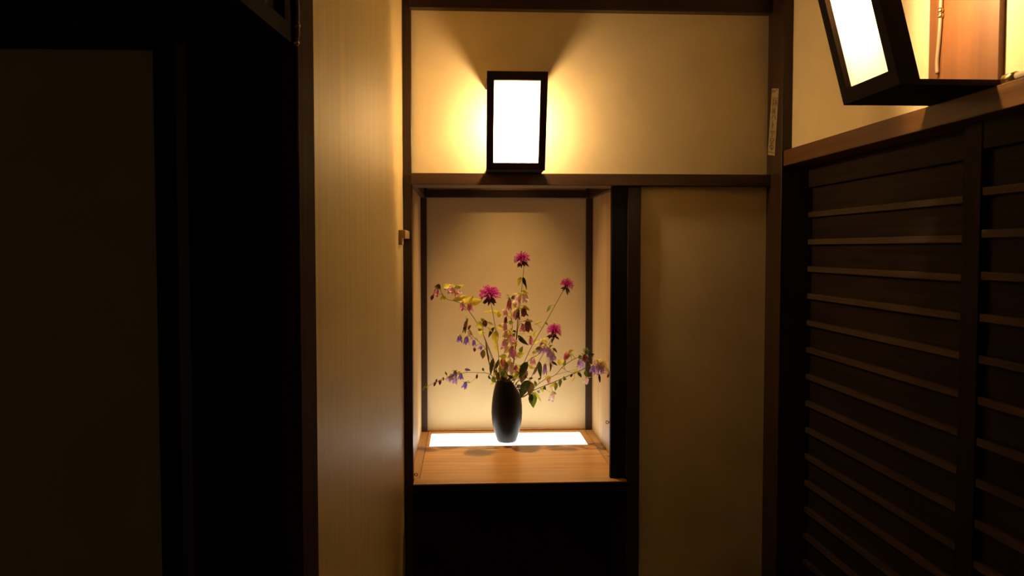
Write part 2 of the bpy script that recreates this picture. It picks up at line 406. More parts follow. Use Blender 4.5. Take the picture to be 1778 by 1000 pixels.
# far lantern over the alcove
LW0 = at(844.5, 296, 2.67); LW1 = at(946.5, 297, 2.67)
lw = LW1.x-LW0.x; z0 = z_lin1+0.001
lh = at(896, 123, 2.575).z - z0
p0 = PF-2.672; tl = (2.672-2.58)/lh
mpL = lambda u, v, z: Vector((LW0.x+u, PF-v, z0+z))
lantern('small lit lantern with leaning milk panel standing on the lintel over the alcove', mpL, lw, lh, p0, tl,
        (0.021, 0.0235, 0.021), (LW0.x+lw/2, PF, z0), BULB_L, (lw/2, 0.095, lh*0.56, 0.030), 'wall lanterns')
# right lantern on the rail
LY1 = onx(1610.5, 180, XR).y
c_far = at(1465, 180, LY1); c_near = 1.60
rw = LY1-c_near; rh = 0.43; rz0 = z_rail1+0.001
mpR = lambda u, v, z: Vector((XP-v, c_near+u, rz0+z))
rl = lantern('large lit lantern with leaning milk panel resting on the rail of the right wall', mpR, rw, rh, XP-c_far.x, 0.272,
        (0.030, 0.030, 0.030), (XP, c_near+rw/2, rz0), BULB_R, (rw/2, 0.188, rh*0.60, 0.028), 'wall lanterns', th=0.042, screen=0.112)
# its cord runs down the cedar board
Xcd = XP-0.016
cpts = [onx(1636, -60, Xcd), onx(1634, 0, Xcd), onx(1632.5, 40, Xcd), onx(1630, 75, Xcd), onx(1627, 108, Xcd), onx(1627.5, 128, Xcd)]
bm = bmesh.new(); tube(bm, smooth_path(cpts), 0.0042, 8); co = obj('cord', bm, M['cord'], rl, smooth=True)
for yy in (18, 27):
    bm = bmesh.new(); bmesh.ops.create_uvsphere(bm, u_segments=12, v_segments=8, radius=0.0066)
    bmesh.ops.translate(bm, verts=bm.verts, vec=onx(1633.5, yy, Xcd)); obj('cord_bead', bm, M['brass'], co, smooth=True)
# conduit along the rail
bm = bmesh.new(); cz = z_rail1+0.0085
tube(bm, [(XR+0.012, -1.2, cz), (XR+0.012, 1.0, cz), (XR+0.012, c_near-0.035, cz)], 0.0075, 10)
cd = tag(obj('cable_conduit', bm, M['conduit'], smooth=True), 'thin grey conduit lying along the rail at the near side of the right lantern', 'conduit')
bm = bmesh.new(); tube(bm, [(XR+0.012, c_near-0.045, cz), (XR+0.012, c_near-0.012, cz)], 0.0105, 10)
obj('coupling', bm, M['brass'], cd, smooth=True)

# unlit lantern at the near end of the left wall, top of the photo
ang = math.radians(5.2)
O = at(505, 73.5, 1.0)
def mpN(u, v, z):
    dx, dy = math.sin(ang), math.cos(ang)          # along the panel, away from the eye
    q = Vector((O.x, O.y, O.z)) - Vector((dx, dy, 0))*u
    return q + Vector((dy, -dx, 0))*(v-0.14) + Vector((0, 0, z))
nl = lantern('unlit dark wooden lantern at the top of the photo near the left wall end', mpN, 0.26, 0.40, 0.14, 0.0,
        (0.022, 0.022, 0.020), mpN(0.13, 0, 0), None, None, 'wall lanterns')
bm = bmesh.new(); P = [mpN(0.002, 0.0, 0), mpN(0.258, 0.0, 0), mpN(0.258, -0.02, 0), mpN(0.002, -0.02, 0)]
hexa(bm, P+[p+Vector((0, 0, 0.40)) for p in P]); obj('back_board', bm, M['lampZ'], nl)
bm = bmesh.new()
Yk = Ye0-0.006
tube(bm, smooth_path([at(512, -60, Yk), at(516, 0, Yk), at(517, 26, Yk), at(516.5, 45, Yk), at(517.5, 58, Yk), at(514.5, 72, Yk), at(514, 79, Yk)]), 0.0022, 8)
co = obj('cord', bm, M['cord'], nl, smooth=True)
for (xx, yy) in ((516.5, 45), (514.8, 74)):
    bm = bmesh.new(); bmesh.ops.create_uvsphere(bm, u_segments=12, v_segments=8, radius=0.0034)
    bmesh.ops.translate(bm, verts=bm.verts, vec=at(xx, yy, Yk)); obj('cord_bead', bm, M['brass'], co, smooth=True)

# ------------------------------------------------------------------ small fittings
# wooden turn peg on the left corner
pk = thing('wooden_peg', 'small pale wooden peg fixed to the left wall at the corner post', 'peg', (XL+0.01, 2.70, at(697, 413, 2.6).z))
xa = at(704, 405, 2.6).x; za = at(697, 399, 2.6).z; zb = at(697, 413.5, 2.6).z; zc = at(697, 425, 2.6).z
bm = bmesh.new(); box(bm, XL, xa, 2.60, D-0.003, zb, za); obj('head', bm, M['peg'], pk, bevel=0.0015)
bm = bmesh.new(); box(bm, XL, XL+(xa-XL)*0.55, 2.60, 2.66, zc, zb); obj('tail', bm, M['peg'], pk, bevel=0.001)
def screw_eye(label, c, axis):
    t = thing('screw_eye', label, 'hook', c, 'screw eyes of the alcove opening')
    c = Vector(c); axis = Vector(axis)
    bm = bmesh.new(); ring = []
    for i in range(17):
        a = 2*math.pi*i/16; ring.append(c + axis*(0.0075+0.0045*math.cos(a)) + Vector((0, 0, 0.0045*math.sin(a))))
    tube(bm, ring, 0.0012, 6, cap=False); obj('ring', bm, M['iron'], t, smooth=True)
    bm = bmesh.new(); tube(bm, [c, c+axis*0.0035], 0.0015, 6); obj('shank', bm, M['iron'], t)
screw_eye('tiny metal screw eye on the right jamb of the alcove', (Xj0, D+0.03, at(1061, 733, D+0.03).z), (-1, 0, 0))
screw_eye('tiny metal screw eye low on the left post of the alcove', (Xpl, D+0.03, at(722, 824, D+0.03).z), (1, 0, 0))

# sticker on the right corner post
def sticker():
    X = XC-0.0006
    def q(s, t, lift=0.0):
        top = onx(1340.3+s*12.2, 153.5, X); bot = onx(1333.0+s*12.0, 268.5+s*2.0, X)
        p = top.lerp(bot, t); p.x = X-lift; return p
    def slab(bm, c4, l0, l1):
        hexa(bm, [q(s, t, l0) for s, t in c4]+[q(s, t, l1) for s, t in c4])
    bm = bmesh.new(); slab(bm, ((0, 0), (1, 0), (1, 1), (0, 1)), -0.0006, 0.0)
    o = obj('paper_label', bm, M['sticker']); tag(o, 'narrow vertical paper label with brown characters stuck on the right corner post', 'label')
    strokes = [((.22, .025), (.40, .055)), ((.40, .055), (.72, .015)), ((.12, .03), (.14, .06)), ((.8, .08), (.86, .083)),
               ((.08, .145), (.92, .142)),
               ((.18, .172), (.5, .170)), ((.34, .172), (.24, .262)), ((.34, .2), (.42, .25)), ((.6, .175), (.8, .172)), ((.64, .18), (.64, .26)), ((.82, .18), (.84, .262)), ((.6, .218), (.84, .216)),
               ((.32, .280), (.32, .36)), ((.64, .278), (.64, .36)), ((.32, .345), (.70, .352)), ((.30, .372), (.72, .368)), ((.5, .30), (.5, .345)),
               ((.42, .39), (.22, .465)), ((.58, .39), (.82, .462)),
               ((.42, .485), (.42, .60)), ((.42, .525), (.66, .55)),
               ((.16, .637), (.84, .632)), ((.16, .652), (.8, .650)),
               ((.46, .675), (.46, .735)), ((.30, .675), (.62, .673)),
               ((.22, .752), (.76, .750)), ((.24, .752), (.26, .785)), ((.76, .752), (.72, .785)), ((.22, .785), (.76, .783)),
               ((.22, .815), (.78, .812)), ((.5, .79), (.46, .835))]
    ring = [(.5+.26*math.cos(a), .875+.033*math.sin(a)) for a in [i*math.pi/5 for i in range(11)]]
    strokes += list(zip(ring[:-1], ring[1:])) + [((.5, .842), (.46, .905)), ((.5, .9), (.52, .93)), ((.1, .955), (.9, .957))]
    bm = bmesh.new()
    for (a, b) in strokes:
        av = Vector((a[0], a[1]*9.6)); bv = Vector((b[0], b[1]*9.6)); d = bv-av
        if d.length < 1e-6: continue
        n = Vector((-d.y, d.x)).normalized()*0.055; d = d.normalized()*0.03
        c4 = [((v.x), v.y/9.6) for v in (av-d-n, bv+d-n, bv+d+n, av-d+n)]
        slab(bm, c4, 0.00005, 0.00025)
    obj('lettering', bm, M['ink'], o)
sticker()

# ------------------------------------------------------------------ vase
vb = onz(880.5, 769.5, z_bd); VY = vb.y + 0.036
VC = Vector((at(880, 720, VY).x, VY, z_bd))
k = VY/FPX
def vase():
    prof = [(771, 15.5), (769, 17), (760, 19.8), (750, 22.6), (740, 24.9), (730, 26.3), (718, 27), (705, 26.6), (692, 25.3), (680, 23.3), (670, 21.0), (664, 19.2), (661, 17.5)]
    zt = at(880, 661, VY).z - z_bd
    pts = []
    for py, rr in prof:
        t = (771-py)/110.0; pts.append((t*zt, rr*k))
    seg = 56; bm = bmesh.new(); rings = []
    def drop(a, z):                 # the mouth dips on the right side
        c = math.cos(a-math.radians(4)); s = max(0, min(1, (c-0.40)/0.60)); s = s*s*(3-2*s)
        f = max(0, (z/zt-0.70)/0.30)
        return 0.034*s*f
    inner = [(z, r_-0.005) for z, r_ in pts[::-1] if z > 0.35*zt]
    for j, (z, r_) in enumerate(pts+[(zt+0.001, pts[-1][1]-0.0025)]+inner):
        rings.append([bm.verts.new(VC+Vector((r_*math.cos(2*math.pi*i/seg), r_*math.sin(2*math.pi*i/seg), z-drop(2*math.pi*i/seg, z)))) for i in range(seg)])
    for a, b in zip(rings[:-1], rings[1:]):
        for i in range(seg): bm.faces.new((a[i], a[(i+1) % seg], b[(i+1) % seg], b[i]))
    bm.faces.new(rings[0][::-1]); bm.faces.new(rings[-1])
    o = obj('flower_vase', bm, M['vase'], smooth=True, recalc=True)
    return tag(o, 'tall black barrel-shaped stoneware vase holding wildflowers on the light panel', 'vase')
vase()

# ------------------------------------------------------------------ flowers
M['stem_brown'] = thin('brown_stem', (0.10, 0.055, 0.02), (0.16, 0.09, 0.03), trans=0.0)
M['stem_green'] = thin('green_stem', (0.13, 0.12, 0.03), (0.22, 0.19, 0.05), trans=0.05)
M['leaf'] = thin('green_leaf', (0.13, 0.20, 0.02), (0.28, 0.36, 0.05), trans=0.35, scale=35)
M['leaf_dark'] = thin('dark_leaf', (0.030, 0.045, 0.010), (0.07, 0.085, 0.018), trans=0.25, scale=35)
M['leaf_yellow'] = thin('yellow_leaf', (0.66, 0.62, 0.06), (0.92, 0.86, 0.16), trans=0.5, scale=35)
M['leaf_brown'] = thin('browned_leaf', (0.15, 0.09, 0.03), (0.26, 0.18, 0.05), trans=0.25, scale=35)
M['calyx'] = thin('yellow_green_calyx', (0.66, 0.66, 0.12), (0.92, 0.88, 0.28), trans=0.5)
M['calyx_dark'] = thin('dark_calyx', (0.10, 0.10, 0.03), (0.20, 0.17, 0.05), trans=0.2)
M['pink'] = thin('pink_bell', (0.70, 0.30, 0.36), (0.86, 0.56, 0.56), trans=0.45, scale=90)
M['rose'] = thin('rose_bell', (0.54, 0.15, 0.22), (0.74, 0.34, 0.38), trans=0.4, scale=90)
M['plum'] = thin('plum_bell', (0.16, 0.04, 0.055), (0.30, 0.10, 0.11), trans=0.3, scale=90)
M['pale'] = thin('pale_bell', (0.84, 0.58, 0.56), (0.94, 0.78, 0.72), trans=0.5, scale=90)
M['lilac'] = thin('lilac_bell', (0.55, 0.32, 0.66), (0.76, 0.54, 0.84), trans=0.45, scale=90)
M['purple'] = thin('purple_bell', (0.28, 0.16, 0.60), (0.46, 0.30, 0.78), trans=0.4, scale=90)
M['magenta'] = thin('magenta_floret', (0.66, 0.045, 0.46), (0.90, 0.20, 0.74), trans=0.35, scale=120)
M['magenta_deep'] = thin('deep_magenta_floret', (0.46, 0.02, 0.30), (0.72, 0.08, 0.50), trans=0.3, scale=120)
M['bract'] = thin('purple_bract', (0.07, 0.035, 0.03), (0.13, 0.08, 0.035), trans=0.2)

ANY = Vector((0.3, 0.5, 0.81)).normalized()
def frame_from(d):
    d = d.normalized(); a = d.cross(ANY if abs(d.dot(ANY)) < 0.95 else Vector((1, 0, 0))).normalized(); return d, a, d.cross(a)
def leaf_bm(bm, base, tip, width, roll=0.0, droop=0.12, n=8):
    base, tip = Vector(base), Vector(tip); L = (tip-base).length; d = (tip-base).normalized()
    a = d.cross(Vector((0, 1, 0)))                   # broadside to the corridor before rolling
    if a.length < 1e-3: a = Vector((1, 0, 0))
    a.normalize(); a = Quaternion(d, roll) @ a; nrm = d.cross(a)
    rows = []
    for i in range(n+1):
        t = i/n
        wv = width*0.5*(math.sin(math.pi*min(1, t**0.72))**0.9)*(1 + 0.07*(i % 2)) if 0 < i < n else 0.0004
        c = base + d*(L*t) + nrm*(droop*L*math.sin(math.pi*t)*0.6) - Vector((0, 0, droop*L*t*t*0.5))
        fold = 0.28*wv
        rows.append([bm.verts.new(c-a*wv+nrm*fold), bm.verts.new(c-a*wv*0.5+nrm*fold*0.35), bm.verts.new(c), bm.verts.new(c+a*wv*0.5+nrm*fold*0.35), bm.verts.new(c+a*wv+nrm*fold)])
    for r0, r1 in zip(rows[:-1], rows[1:]):
        for j in range(4): bm.faces.new((r0[j], r0[j+1], r1[j+1], r1[j]))
def bell_bm(bm, top, d, L, R, cut=0.24):
    """nodding bell: narrow crown, swollen body, five spreading points"""
    d, a, b = frame_from(d); seg = 20
    prof = [(0.0, 0.28), (0.06, 0.55), (0.18, 0.80), (0.38, 0.93), (0.58, 0.92), (0.72, 0.94), (0.86, 1.08), (1.0, 1.30)]
    rings = []
    for j, (t, rr) in enumerate(prof):
        row = []
        for i in range(seg):
            ph = 2*math.pi*i/seg; lobe = math.cos(5*ph)
            tt = t; r_ = rr
            if t > 0.7:
                g = (t-0.7)/0.3; tt = t - g*cut*(0.5-0.5*lobe); r_ = rr*(1-0.10*g*(0.5-0.5*lobe))
            r_ *= 1+0.05*math.cos(5*ph)*(t > 0.1)
            row.append(bm.verts.new(top + d*(tt*L) + (a*math.cos(ph)+b*math.sin(ph))*(r_*R)))
        rings.append(row)
    for r0, r1 in zip(rings[:-1], rings[1:]):
        for i in range(seg): bm.faces.new((r0[i], r0[(i+1) % seg], r1[(i+1) % seg], r1[i]))
    bm.faces.new(rings[0])
def calyx_bm(bm, top, d, R, stalk_from=None, spread=1.0):
    d, a, b = frame_from(d)
    for i in range(5):
        ph = 2*math.pi*(i+0.5)/5 + random.uniform(-.2, .2); o = a*math.cos(ph)+b*math.sin(ph)
        s = top - d*(0.06*R); out = spread*random.uniform(0.9, 1.35)
        side = d.cross(o)
        p1 = s + o*(0.85*R) - d*(0.10*R); p2 = s + o*(1.75*R*out) + d*(random.uniform(-0.7, 0.7)*R)
        w_ = 0.36*R
        v = [bm.verts.new(p) for p in (s+o*0.12*R-side*w_*0.7, s+o*0.12*R+side*w_*0.7, p1+side*w_, p2, p1-side*w_)]
        bm.faces.new((v[0], v[1], v[2], v[3], v[4]))
    tube(bm, [top-d*0.30*R, top+d*0.05*R], 0.30*R, 8)
    if stalk_from is not None:
        s0 = Vector(stalk_from); e = top-d*0.28*R; mid = (s0+e)/2 + Vector((0, 0, 0.18*(e-s0).length)) - d*0.15*(e-s0).length
        tube(bm, smooth_path([s0, mid, e], 4), 0.0009, 5)

def nearest(path, p):
    best = min(path, key=lambda q: (q.x-p.x)**2+(q.z-p.z)**2); return best

class Spray:
    def __init__(s, name, label, cat, group, px, y_off, mat='stem_brown', r=0.0016, lean=-0.115):
        """px: pixel points from the vase mouth outward; y_off: how far the tip leans towards the corridor (+ = away)"""
        n = len(px); y_off += lean
        P = [at(x, y, VY + y_off*(i/(n-1))) for i, (x, y) in enumerate(px)]
        lo = VC + Vector((random.uniform(-.012, .012), random.uniform(-.012, .012), 0.135))
        s.path = smooth_path([lo]+P, 6)
        s.base = lo
        s.root = thing(name, label, cat, lo, group)
        bm = bmesh.new(); tube(bm, s.path, r, 7, taper=0.55); s.stem = obj('stem', bm, M[mat], s.root, smooth=True)
        s.y_off = y_off
    def branch(s, px, r=0.0011, dy=0.0, mat=None):
        q = nearest(s.path, at(px[0][0], px[0][1], VY)); y0 = q.y
        P = [q]+[at(x, y, y0+dy*(i+1)/len(px)) for i, (x, y) in enumerate(px[1:])]
        pth = smooth_path(P, 5); bm = bmesh.new(); tube(bm, pth, r, 6, taper=0.6)
        obj('side_stem', bm, s.stem.data.materials[0] if mat is None else M[mat], s.root, smooth=True)
        s.path = s.path + pth
    def leaf(s, b, t, w, mat='leaf', dy=None, roll=None):
        q = nearest(s.path, at(b[0], b[1], VY)); y = q.y + (random.uniform(-.012, .012))
        d = random.uniform(-.022, .022) if dy is None else dy
        B = at(b[0], b[1], y); T = at(t[0], t[1], y+d)
        bm = bmesh.new(); leaf_bm(bm, B, T, w*k, random.uniform(-.6, .6) if roll is None else roll)
        if (q-B).length > 0.002: tube(bm, [q, (q+B)/2+Vector((0, 0, .001)), B], 0.0008, 5)
        return obj('leaf', bm, M[mat], s.root, smooth=True, recalc=False)
    def bell(s, c, ln, w, mat, ang=0.0, cal='calyx', lean=None):
        """c: pixel centre, ln/w: pixel length and width, ang: degrees the mouth swings right of straight down"""
        q = nearest(s.path, at(c[0], c[1], VY)); y = q.y + random.uniform(-.018, .018)
        a = math.radians(ang); d = Vector((math.sin(a), (random.uniform(-.35, .1) if lean is None else lean), -math.cos(a))).normalized()
        C = at(c[0], c[1], y); L = ln*k; R = w*k*0.5/1.15; top = C - d*(L*0.5)
        bm = bmesh.new(); bell_bm(bm, top, d, L, R, 0.5 if mat in ('purple', 'lilac') else 0.28); o = obj('bell', bm, M[mat], s.root, smooth=True)
        bm = bmesh.new(); calyx_bm(bm, top, d, R*1.05, q); obj('calyx', bm, M[cal], o, recalc=False)
        return o
    def bud(s, c, ln, w, mat='plum', ang=0.0, stalk=True):
        q = nearest(s.path, at(c[0], c[1], VY)); y = q.y + random.uniform(-.012, .012)
        a = math.radians(ang); d = Vector((math.sin(a), -0.15, -math.cos(a))).normalized()
        C = at(c[0], c[1], y); L = ln*k; R = w*k*0.5; top = C-d*L*0.5
        dd, aa, bb = frame_from(d); bm = bmesh.new(); rings = []
        for t, rr in ((0, .3), (.15, .75), (.4, 1.0), (.7, .8), (.9, .4), (1.0, .08)):
            rings.append([bm.verts.new(top+dd*(t*L)+(aa*math.cos(2*math.pi*i/10)+bb*math.sin(2*math.pi*i/10))*rr*R) for i in range(10)])
        for r0, r1 in zip(rings[:-1], rings[1:]):
            for i in range(10): bm.faces.new((r0[i], r0[(i+1) % 10], r1[(i+1) % 10], r1[i]))
        bm.faces.new(rings[0]); bm.faces.new(rings[-1])
        if stalk: tube(bm, smooth_path([q, (q+top)/2+Vector((0, 0, .15*(q-top).length)), top], 3), 0.0008, 5)
        return obj('bud', bm, M[mat], s.root, smooth=True)
    def head(s, c, rw, rh, mat, tilt=0.0, n=120):
        """bee balm: shaggy dome of narrow tubular florets over a whorl of bracts"""
        y = s.path[-1].y; C = at(c[0], c[1], y); rad = rw*k; rv = rh*k
        up = Vector((math.sin(math.radians(tilt)), -0.25, math.cos(math.radians(tilt)))).normalized(); d, a, b = frame_from(up)
        core = C - d*rv*0.35
        bm = bmesh.new()
        for i in range(n):
            u = (i+0.5)/n; th = math.acos(1-1.25*u); ph = i*2.399963+random.uniform(-.2, .2)
            o = d*math.cos(th) + (a*math.cos(ph)+b*math.sin(ph))*math.sin(th)
            ln = random.uniform(0.78, 1.12)
            e = core + (a*math.cos(ph)+b*math.sin(ph))*math.sin(th)*rad*ln + d*math.cos(th)*rv*1.35*ln
            s0 = core + o*rad*0.18
            mid = s0.lerp(e, 0.55) + d*rad*0.10
            e2 = e - d*rad*0.06*random.random() + Vector((random.uniform(-1, 1), random.uniform(-1, 1), random.uniform(-1, 1)))*rad*0.06
            tube(bm, [s0, mid, e, e2], 0.0011*rad/0.03, 4, taper=0.75)
            side = o.cross(d); side = side.normalized() if side.length > 1e-3 else a
            lip = e + side*rad*random.uniform(-.10, .10) - d*rad*0.10
            tube(bm, [mid.lerp(e, 0.5), lip], 0.0009*rad/0.03, 4, taper=0.4)
        h = obj('flower_head', bm, M[mat], s.root)
        bm = bmesh.new()
        tube(bm, [core-d*rv*0.75, core-d*rv*0.5, core-d*rv*0.1, core+d*rv*0.25], rad*0.26, 10, taper=1.2)
        for i in range(8):
            ph = 2*math.pi*i/8+.2; o = a*math.cos(ph)+b*math.sin(ph)
            bs = core-d*rv*0.55+o*rad*.15; leaf_bm(bm, bs, bs+o*rad*random.uniform(.5, .72)-d*rv*random.uniform(.25, .8), rad*.30, random.uniform(-.5, .5))
        obj('bracts', bm, M['bract'], h, recalc=False)

GB = 'bee balm stems in the black vase'; GC = 'bellflower sprays in the black vase'
def build_flowers():
    # ---- bee balm
    b = Spray('bee_balm', 'tallest magenta bee balm bloom, highest flower in the vase', 'flower', GB, [(884, 662), (892, 630), (897, 590), (903, 530), (909, 470), (908, 452)], -0.01)
    b.head((906, 447), 13, 10, 'magenta_deep', -8)
    b.leaf((905, 481), (899, 496), 8, 'leaf_yellow'); b.leaf((908, 481), (913, 497), 6, 'leaf_dark'); b.leaf((911, 490), (914, 503), 4, 'leaf')
    b.leaf((899, 582), (918, 598), 9, 'leaf_dark', roll=.5); b.leaf((894, 578), (885, 590), 6, 'leaf'); b.leaf((896, 576), (889, 574), 4, 'leaf_dark')
    b = Spray('bee_balm', 'broadest pink bee balm bloom, left of the tallest one', 'flower', GB, [(873, 664), (868, 640), (863, 590), (856, 545), (851, 518)], -0.05)
    b.head((850, 508), 17.5, 12, 'magenta', 0, 150)
    b.leaf((854, 540), (839, 542), 7, 'leaf_yellow', roll=.7); b.leaf((855, 539), (874, 544), 8, 'leaf_yellow', roll=.6); b.leaf((866, 540), (867, 553), 6, 'leaf_yellow')
    b.leaf((862, 573), (860, 600), 12, 'leaf_yellow'); b.leaf((864, 566), (874, 570), 8, 'leaf_yellow'); b.leaf((858, 568), (848, 585), 6, 'leaf_dark'); b.leaf((860, 596), (864, 612), 6, 'leaf_yellow')
    b = Spray('bee_balm', 'small magenta bee balm bloom on the stem leaning farthest right', 'flower', GB, [(892, 664), (905, 640), (925, 598), (950, 555), (976, 508), (982, 498)], 0.02)
    b.head((985, 492), 11.5, 9, 'magenta_deep', 14, 100)
    b.leaf((957, 530), (949, 541), 5, 'leaf'); b.leaf((984, 500), (986, 512), 4, 'leaf_dark'); b.leaf((926, 583), (934, 573), 5, 'leaf_yellow'); b.leaf((928, 562), (942, 555), 4, 'leaf_yellow'); b.leaf((924, 597), (935, 590), 7, 'leaf_yellow')
    b = Spray('bee_balm', 'lowest magenta bee balm bloom, just above the lilac bells', 'flower', GB, [(898, 672), (914, 671), (927, 645), (940, 620), (953, 598), (960, 583)], -0.03)
    b.head((963, 572), 13, 11, 'magenta', 10, 110)
    b.leaf((936, 627), (939, 655), 8, 'leaf_dark'); b.leaf((932, 636), (926, 650), 5, 'leaf_brown'); b.leaf((951, 564), (946, 558), 3, 'leaf'); b.leaf((960, 588), (958, 596), 3, 'leaf_dark')
    # ---- bellflowers
    s = Spray('bellflower_spray', 'upper left bellflower spray with pink bells and yellow leaves, arching over the left side', 'flower', GC, [(868, 662), (857, 625), (843, 590), (828, 560), (808, 533), (793, 524), (778, 520), (768, 512)], -0.06, 'stem_green')
    s.branch([(768, 512), (764, 503), (760, 496)], dy=-.01)
    s.branch([(793, 524), (790, 512), (786, 500), (778, 497)], dy=-.01)
    s.bell((783, 503), 14, 12, 'pink', -8); s.bell((794, 505), 15, 12, 'pink', 18); s.bell((757, 508), 14, 10, 'rose', -14, 'calyx_dark'); s.bud((750, 517), 9, 6, 'plum', -15)
    s.bell((803, 532), 15, 10, 'rose', 0); s.bell((816, 533), 17, 11, 'rose', 4)
    s.leaf((765, 500), (756, 495), 9, 'leaf_dark'); s.leaf((770, 500), (780, 494), 10, 'leaf_yellow'); s.leaf((777, 498), (772, 503), 8, 'leaf_dark'); s.leaf((786, 521), (812, 510), 9, 'leaf_yellow', roll=.5)
    s.leaf((768, 513), (769, 523), 10, 'leaf_yellow'); s.leaf((806, 526), (822, 512), 11, 'leaf_yellow'); s.leaf((815, 524), (837, 520), 13, 'leaf_yellow'); s.leaf((812, 522), (803, 518), 7, 'leaf_yellow'); s.leaf((798, 499), (806, 493), 5, 'leaf_yellow'); s.leaf((790, 498), (801, 497), 7, 'leaf')
    s.leaf((843, 590), (852, 640), 3, 'stem_green')
    s = Spray('bellflower_spray', 'short spray of yellow leaves with a dark bud, below the broadest bee balm', 'flower', GC, [(866, 664), (855, 625), (842, 590), (838, 573), (842, 562)], -0.07, 'stem_brown')
    s.bud((842, 562), 12, 9, 'plum', 8); s.bud((833, 571), 8, 7, 'rose', -10)
    s.leaf((839, 563), (826, 568), 14, 'leaf_yellow'); s.leaf((841, 558), (835, 552), 6, 'leaf_yellow'); s.leaf((838, 574), (835, 583), 12, 'leaf_yellow'); s.leaf((845, 568), (855, 576), 4, 'leaf_yellow'); s.leaf((845, 559), (857, 563), 4, 'leaf_yellow'); s.leaf((840, 607), (838, 622), 9, 'leaf_brown')
    s.leaf((857, 622), (852, 650), 8, 'leaf_dark'); s.leaf((860, 640), (866, 622), 6, 'leaf_dark')
    s = Spray('bellflower_spray', 'drooping spray of violet bells left of the yellow leaves', 'flower', GC, [(866, 666), (856, 634), (843, 606), (832, 594), (820, 582), (811, 562), (809, 549)], -0.03, 'stem_green', 0.0012)
    s.bell((798, 589), 13, 10, 'purple', -6); s.bell((810, 592), 14, 10, 'purple', 0); s.bell((816, 580), 11, 9, 'pale', 8); s.bell((823, 596), 12, 7, 'purple', 0, 'calyx_dark'); s.bell((834, 604), 9, 8, 'purple', -20); s.bud((824, 607), 8, 5, 'plum', 0)
    s.bell((820, 587), 8, 7, 'pale', 14); s.bud((806, 570), 8, 4, 'plum', -15); s.bud((815, 568), 8, 4, 'plum', -30)
    s.leaf((810, 556), (808, 578), 6, 'leaf_brown'); s.leaf((812, 552), (810, 566), 4, 'leaf'); s.leaf((806, 571), (803, 578), 3, 'leaf_dark')
    s = Spray('bellflower_spray', 'long low bellflower branch stretching left past the corner strip, with violet bells', 'flower', GC, [(866, 664), (856, 654), (846, 648), (830, 647), (806, 647), (780, 655), (760, 663), (745, 669), (735, 674)], -0.02, 'stem_green', 0.0013)
    s.branch([(829, 648), (826, 656), (816, 665)], 0.0007)
    s.bell((790, 649), 10, 8, 'purple', -10); s.bell((783, 656), 11, 10, 'lilac', -16); s.bell((790, 661), 12, 9, 'lilac', -12); s.bell((779, 659), 9, 8, 'lilac', -30); s.bell((800, 654), 11, 9, 'purple', 0); s.bell((807, 670), 12, 9, 'purple', -20, 'calyx_dark')
    s.bud((812, 642), 10, 5, 'lilac', 80); s.bud((764, 664), 9, 5, 'plum', -8); s.bud((755, 667), 8, 4, 'plum', -25); s.bud((758, 661), 6, 3, 'plum', -10); s.bud((828, 654), 8, 4, 'plum', -5); s.bud((770, 658), 6, 3, 'plum', 0)
    for (x, y, m) in ((740, 669, 'leaf'), (737, 673, 'leaf'), (742, 671, 'leaf_yellow'), (735, 676, 'leaf')): s.bud((x, y), 6, 4, m, -40)
    s.leaf((840, 644), (838, 638), 4, 'leaf_brown'); s.leaf((848, 652), (853, 658), 5, 'leaf_dark'); s.leaf((800, 648), (795, 644), 4, 'leaf_yellow'); s.leaf((789, 652), (800, 642), 5, 'leaf_yellow'); s.leaf((776, 651), (773, 644), 3, 'leaf_dark'); s.leaf((854, 656), (862, 664), 8, 'leaf'); s.leaf((857, 662), (850, 668), 5, 'leaf_yellow')
    # central clusters
    s = Spray('bellflower_spray', 'tall central bellflower spray crowded with dark rose bells, reaching halfway to the tallest bloom', 'flower', GC, [(885, 662), (893, 620), (897, 580), (899, 550), (902, 520)], -0.04, 'stem_brown', 0.002)
    s.bell((899, 520), 17, 13, 'pale', -22); s.bell((912, 517), 16, 12, 'pale', 14); s.bell((898, 546), 19, 11, 'plum', -4, 'calyx'); s.bell((910, 543), 14, 12, 'plum', 8, 'calyx'); s.bell((917, 567), 19, 14, 'plum', 6, 'calyx'); s.bell((907, 570), 13, 9, 'rose', -8, 'calyx_dark')
    s.bell((889, 590), 19, 13, 'pink', 30); s.bell((890, 612), 19, 16, 'rose', 4); s.bell((887, 639), 18, 12, 'pale', -8); s.bell((897, 641), 12, 8, 'rose', 20); s.bell((922, 592), 14, 9, 'rose', 4); s.bell((925, 628), 15, 12, 'pink', 2); s.bell((893, 547), 14, 8, 'pink', -10)
    s.leaf((896, 532), (890, 528), 7, 'leaf_yellow'); s.leaf((908, 530), (920, 538), 6, 'leaf_yellow'); s.leaf((905, 508), (915, 507), 6, 'leaf_yellow'); s.leaf((914, 558), (925, 556), 8, 'leaf_yellow'); s.leaf((898, 620), (912, 612), 11, 'leaf_yellow'); s.leaf((903, 612), (908, 600), 7, 'leaf'); s.leaf((889, 600), (900, 594), 9, 'leaf_yellow'); s.leaf((918, 579), (922, 570), 8, 'leaf_yellow')
    s.leaf((912, 640), (905, 664), 16, 'leaf_brown', roll=.3); s.leaf((918, 634), (930, 638), 9, 'leaf_yellow'); s.leaf((896, 655), (906, 642), 9, 'leaf_yellow')
    s = Spray('bellflower_spray', 'inner bellflower spray on the left of the bouquet, rose bells stacked above the vase mouth', 'flower', GC, [(878, 662), (884, 630), (890, 590), (888, 550), (884, 520)], 0.01, 'stem_green', 0.0014)
